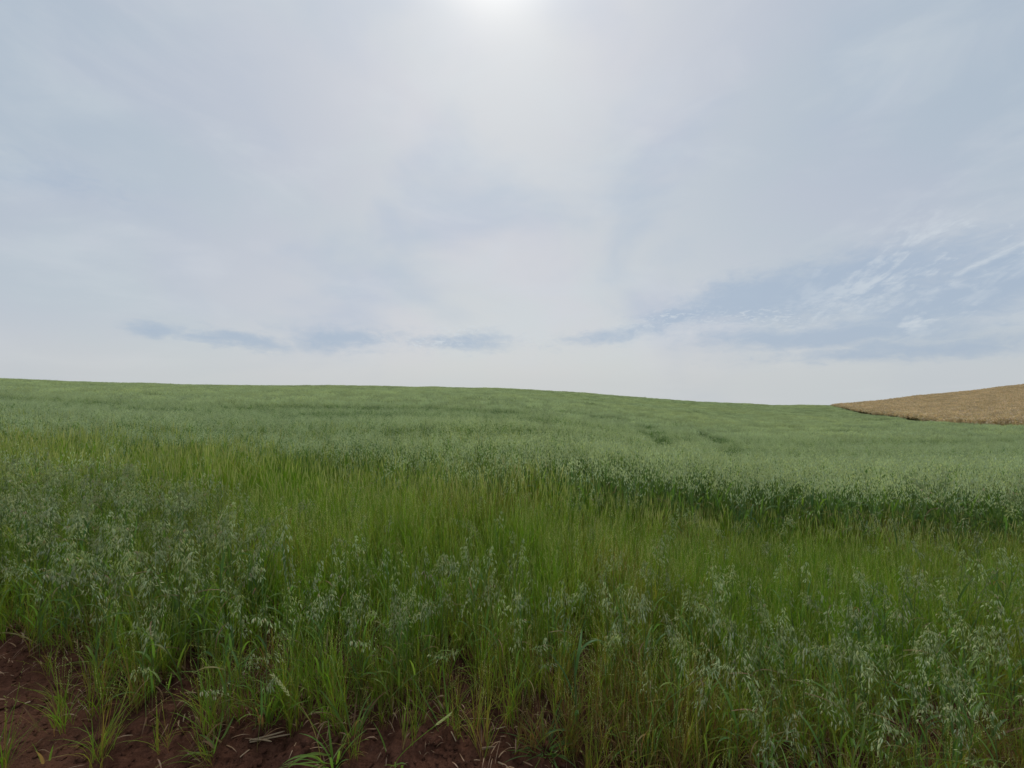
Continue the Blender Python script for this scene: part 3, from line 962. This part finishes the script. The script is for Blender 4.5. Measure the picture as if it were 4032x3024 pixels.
def tuft(px, row, seed, label, n=18, L=(.12, .26), W=(.006, .011), up=(.7, 1.45), curl=(.2, 1.8), mat=LEAF, v0=.1, spike=0, name='grass_tuft', cat='grass tuft', spike_lean=.5, spike_az=None, spike_h=(.20, .30)):
    rng = np.random.default_rng(seed)
    r = empty(name, gp(px, row))
    m = MB()
    for i in range(n):
        a = rng.uniform(0, 6.28); q = rng.uniform(0, .045)
        old = rng.random() < .2
        P, sd = leaf_path(rng, (q * math.cos(a), q * math.sin(a), 0), a + rng.normal(0, .5), rng.uniform(*L) * rng.uniform(.6, 1.15), rng.uniform(*up) * rng.choice([1, 1, .75]) , rng.uniform(*curl), 9)
        P[:, 2] = np.maximum(P[:, 2], .008)
        v = np.clip(rng.uniform(v0, v0 + .35) + .6 * old, 0, 1)
        m.ribbon(P, leaf_w(9, rng.uniform(*W) * .8), sd, mat, np.clip(np.linspace(v + .1, v, 9) + np.linspace(0, .3, 9) ** 3 * 4 * (rng.random() < .3), 0, 1), fold=.18)
    link('leaves', m.mesh('tuft_leaves', True), r)
    for k in range(spike):
        s_ = MB(); az = rng.uniform(0, 6.28) if spike_az is None else spike_az
        h = rng.uniform(*spike_h)
        t = np.linspace(0, 1, 8)
        off = spike_lean * t ** 1.4
        c = np.stack([np.cos(az) * off * h, np.sin(az) * off * h, h * t * math.sqrt(max(.1, 1 - .6 * spike_lean ** 2))], 1)
        s_.tube(c, .0012, GRASS, .5, 3)
        sp = MB(); td = c[-1] - c[-2]; td /= np.linalg.norm(td)
        sd = np.cross(td, (0, 0, 1)); sd /= np.linalg.norm(sd) + 1e-9
        SL = h * .4
        sp.tube([c[-1], c[-1] + td * SL], .0009, GSPIKE, .5, 3)
        for j in range(13):
            sg = 1 if j % 2 else -1
            sp.spindle(c[-1] + td * SL * j / 13, td + sd * .45 * sg, .017, .0052, GSPIKE, rng.uniform(.1, .8))
        st = link('flower_stem', s_.mesh('flower_stem'), r)
        link('seed_spike', sp.mesh('seed_spike'), st)
    tag(r, label, cat)
    return r

tuft(545, 752, 1, 'spreading blue-green tuft of narrow leaves at the right end of the bare patch', n=44, L=(.10, .22), W=(.004, .008), up=(.35, 1.4), curl=(.2, 1.2))
tuft(640, 762, 2, 'dark green leafy tuft at the bottom just right of the spreading tuft', n=34, L=(.12, .30), W=(.005, .010), up=(.8, 1.5))
tuft(335, 765, 3, 'broad-leaved green tuft at bottom with two seed spikes leaning left', n=20, L=(.14, .28), W=(.008, .013), spike=2, spike_lean=.75, spike_az=2.9)
tuft(268, 722, 4, 'upright green tuft just above the splintered pale stalk', n=20, L=(.16, .30), W=(.008, .013), up=(1.1, 1.5), curl=(.1, 1.0))
tuft(395, 764, 5, 'small tuft with one yellow seed spike leaning right over bare soil', n=9, L=(.07, .16), spike=1, spike_lean=.9, spike_az=.2, spike_h=(.12, .16))
tuft(352, 738, 6, 'green tuft with arching leaves left of the bare patch', n=18, L=(.12, .26))
tuft(448, 728, 7, 'slim upright tuft standing at the back of the bare patch', n=9, L=(.14, .26), up=(1.2, 1.5), curl=(.1, .9))
tuft(215, 752, 8, 'low broken tuft with a pale bent leaf on red soil', n=10, L=(.08, .17), up=(.4, 1.3), v0=.25)
tuft(55, 728, 9, 'single thin yellow-green tuft upright on the bare red corner', n=6, L=(.09, .18), up=(1.2, 1.5), curl=(.1, .6), v0=.4)
tuft(48, 762, 10, 'tiny seedling tuft at the bottom edge of the bare red corner', n=4, L=(.07, .13), up=(1.2, 1.5), curl=(.1, .5), v0=.3)
tuft(110, 700, 11, 'weak yellowish tuft on the upper part of the bare red corner', n=7, L=(.08, .16), v0=.4)
tuft(745, 748, 12, 'tuft with long arching blue-green leaves in the lower right stand', n=14, L=(.18, .34), W=(.009, .014), curl=(.8, 2.0), up=(1.0, 1.4))
tuft(880, 764, 13, 'broad-leaved dark tuft at the bottom edge right of the curled tan leaf', n=13, L=(.14, .28), W=(.010, .015), up=(1.0, 1.5), curl=(.1, 1.4))
tuft(970, 752, 14, 'blue-green tuft with one flat leaf near the bottom right corner', n=12, L=(.14, .28), W=(.009, .014), up=(.9, 1.5))
tuft(690, 735, 15, 'tuft of leaning leaves between the two leafy tufts at lower right', n=14, L=(.14, .28))

# tall oat shoot with its top leaf folded over
def hooked_oat():
    rng = np.random.default_rng(77)
    r = empty('oat_plant', gp(577, 748))
    S = MB(); H = .36
    c = np.array([(0, 0, 0), (.0, .01, .12), (-.005, .015, .24), (-.008, .02, .36)])
    S.tube(c, [.0045, .004, .0032, .002], STEM, [.5, .3, .15, .1], 6)
    link('stem', S.mesh('shoot_stem', True), r)
    for (z, az, L, up, cu, W) in ((.30, .15, .20, 1.35, 2.5, .017), (.27, .9, .22, 1.2, 2.1, .014), (.15, 2.8, .22, 1.3, .6, .015), (.08, -1.6, .2, 1.2, .9, .013), (.04, 3.8, .16, .8, 1.2, .010)):
        m = MB()
        P, sd = leaf_path(rng, (-.004, .012, z), az, L, up, cu, 11)
        m.ribbon(P, leaf_w(11, W), sd, LEAF, np.full(11, .03), fold=.2)
        link('leaf', m.mesh('shoot_leaf', True), r)
    tag(r, 'stout blue-green oat shoot with top leaf folded over, beside the spreading tuft', 'oat plant')
hooked_oat()

# straws and dead leaves
def straw(px, row, az, L, W, v, label, name='straw', cat='straw', curl=0.1, up=0.12, strands=1):
    rng = np.random.default_rng(int(px * 7 + row))
    m = MB()
    for k in range(strands):
        n = 7
        o = (rng.normal(0, .004) * (k > 0), rng.normal(0, .005) * (k > 0), .006 + .003 * k)
        P, sd = leaf_path(rng, o, az + rng.normal(0, .12) * (k > 0), L * rng.uniform(.6, 1) if k else L, up, curl, n)
        if name == 'straw':
            m.tube(P, W / 2 * np.array([.8, 1, 1, .95, 1, .9, .5]), STRAW, v, 5)
        else:
            m.ribbon(P, leaf_w(n, W), sd, STRAW, np.full(n, v), fold=.2)
    o = link(name, m.mesh(name, True)); o.location = gp(px, row, .004)
    tag(o, label, cat)
straw(250, 745, .12, .14, .006, .93, 'thick pale splintered stalk lying flat on the bare soil at left', strands=3)
straw(262, 741, .35, .07, .004, .95, 'short thin pale straw just above the splintered stalk')
straw(240, 760, 1.0, .03, .005, .95, 'stubby pale straw below the splintered stalk')
straw(456, 744, 2.1, .045, .004, .9, 'short straw on the bare patch pointing up to the left')
straw(482, 752, .1, .05, .006, .8, 'orange-brown straw bit in the middle of the bare patch', strands=2)
straw(498, 765, -.5, .04, .006, .85, 'orange-brown straw bit at the bottom edge of the bare patch')
straw(492, 733, .2, .06, .003, 1.0, 'thin whitish straw slanting at the upper side of the bare patch')
straw(470, 721, -.1, .09, .0025, .95, 'long thin straw lying along the top of the bare patch')
straw(25, 706, .5, .03, .006, 1.0, 'pale straw bit alone at the left edge of the red corner')
straw(815, 757, 1.9, .08, .010, 1.0, 'curled tan dead leaf arching over dark soil at lower right', name='dead_leaf', cat='dead leaf', curl=2.6, up=1.2)
straw(900, 762, 2.4, .11, .012, .95, 'long tan dead leaf slanting at the bottom right', name='dead_leaf', cat='dead leaf', curl=.9, up=.9)
straw(782, 752, 2.2, .09, .008, .9, 'narrow buff dead leaf slanting left of the curled tan one', name='dead_leaf', cat='dead leaf', curl=.8, up=.8)
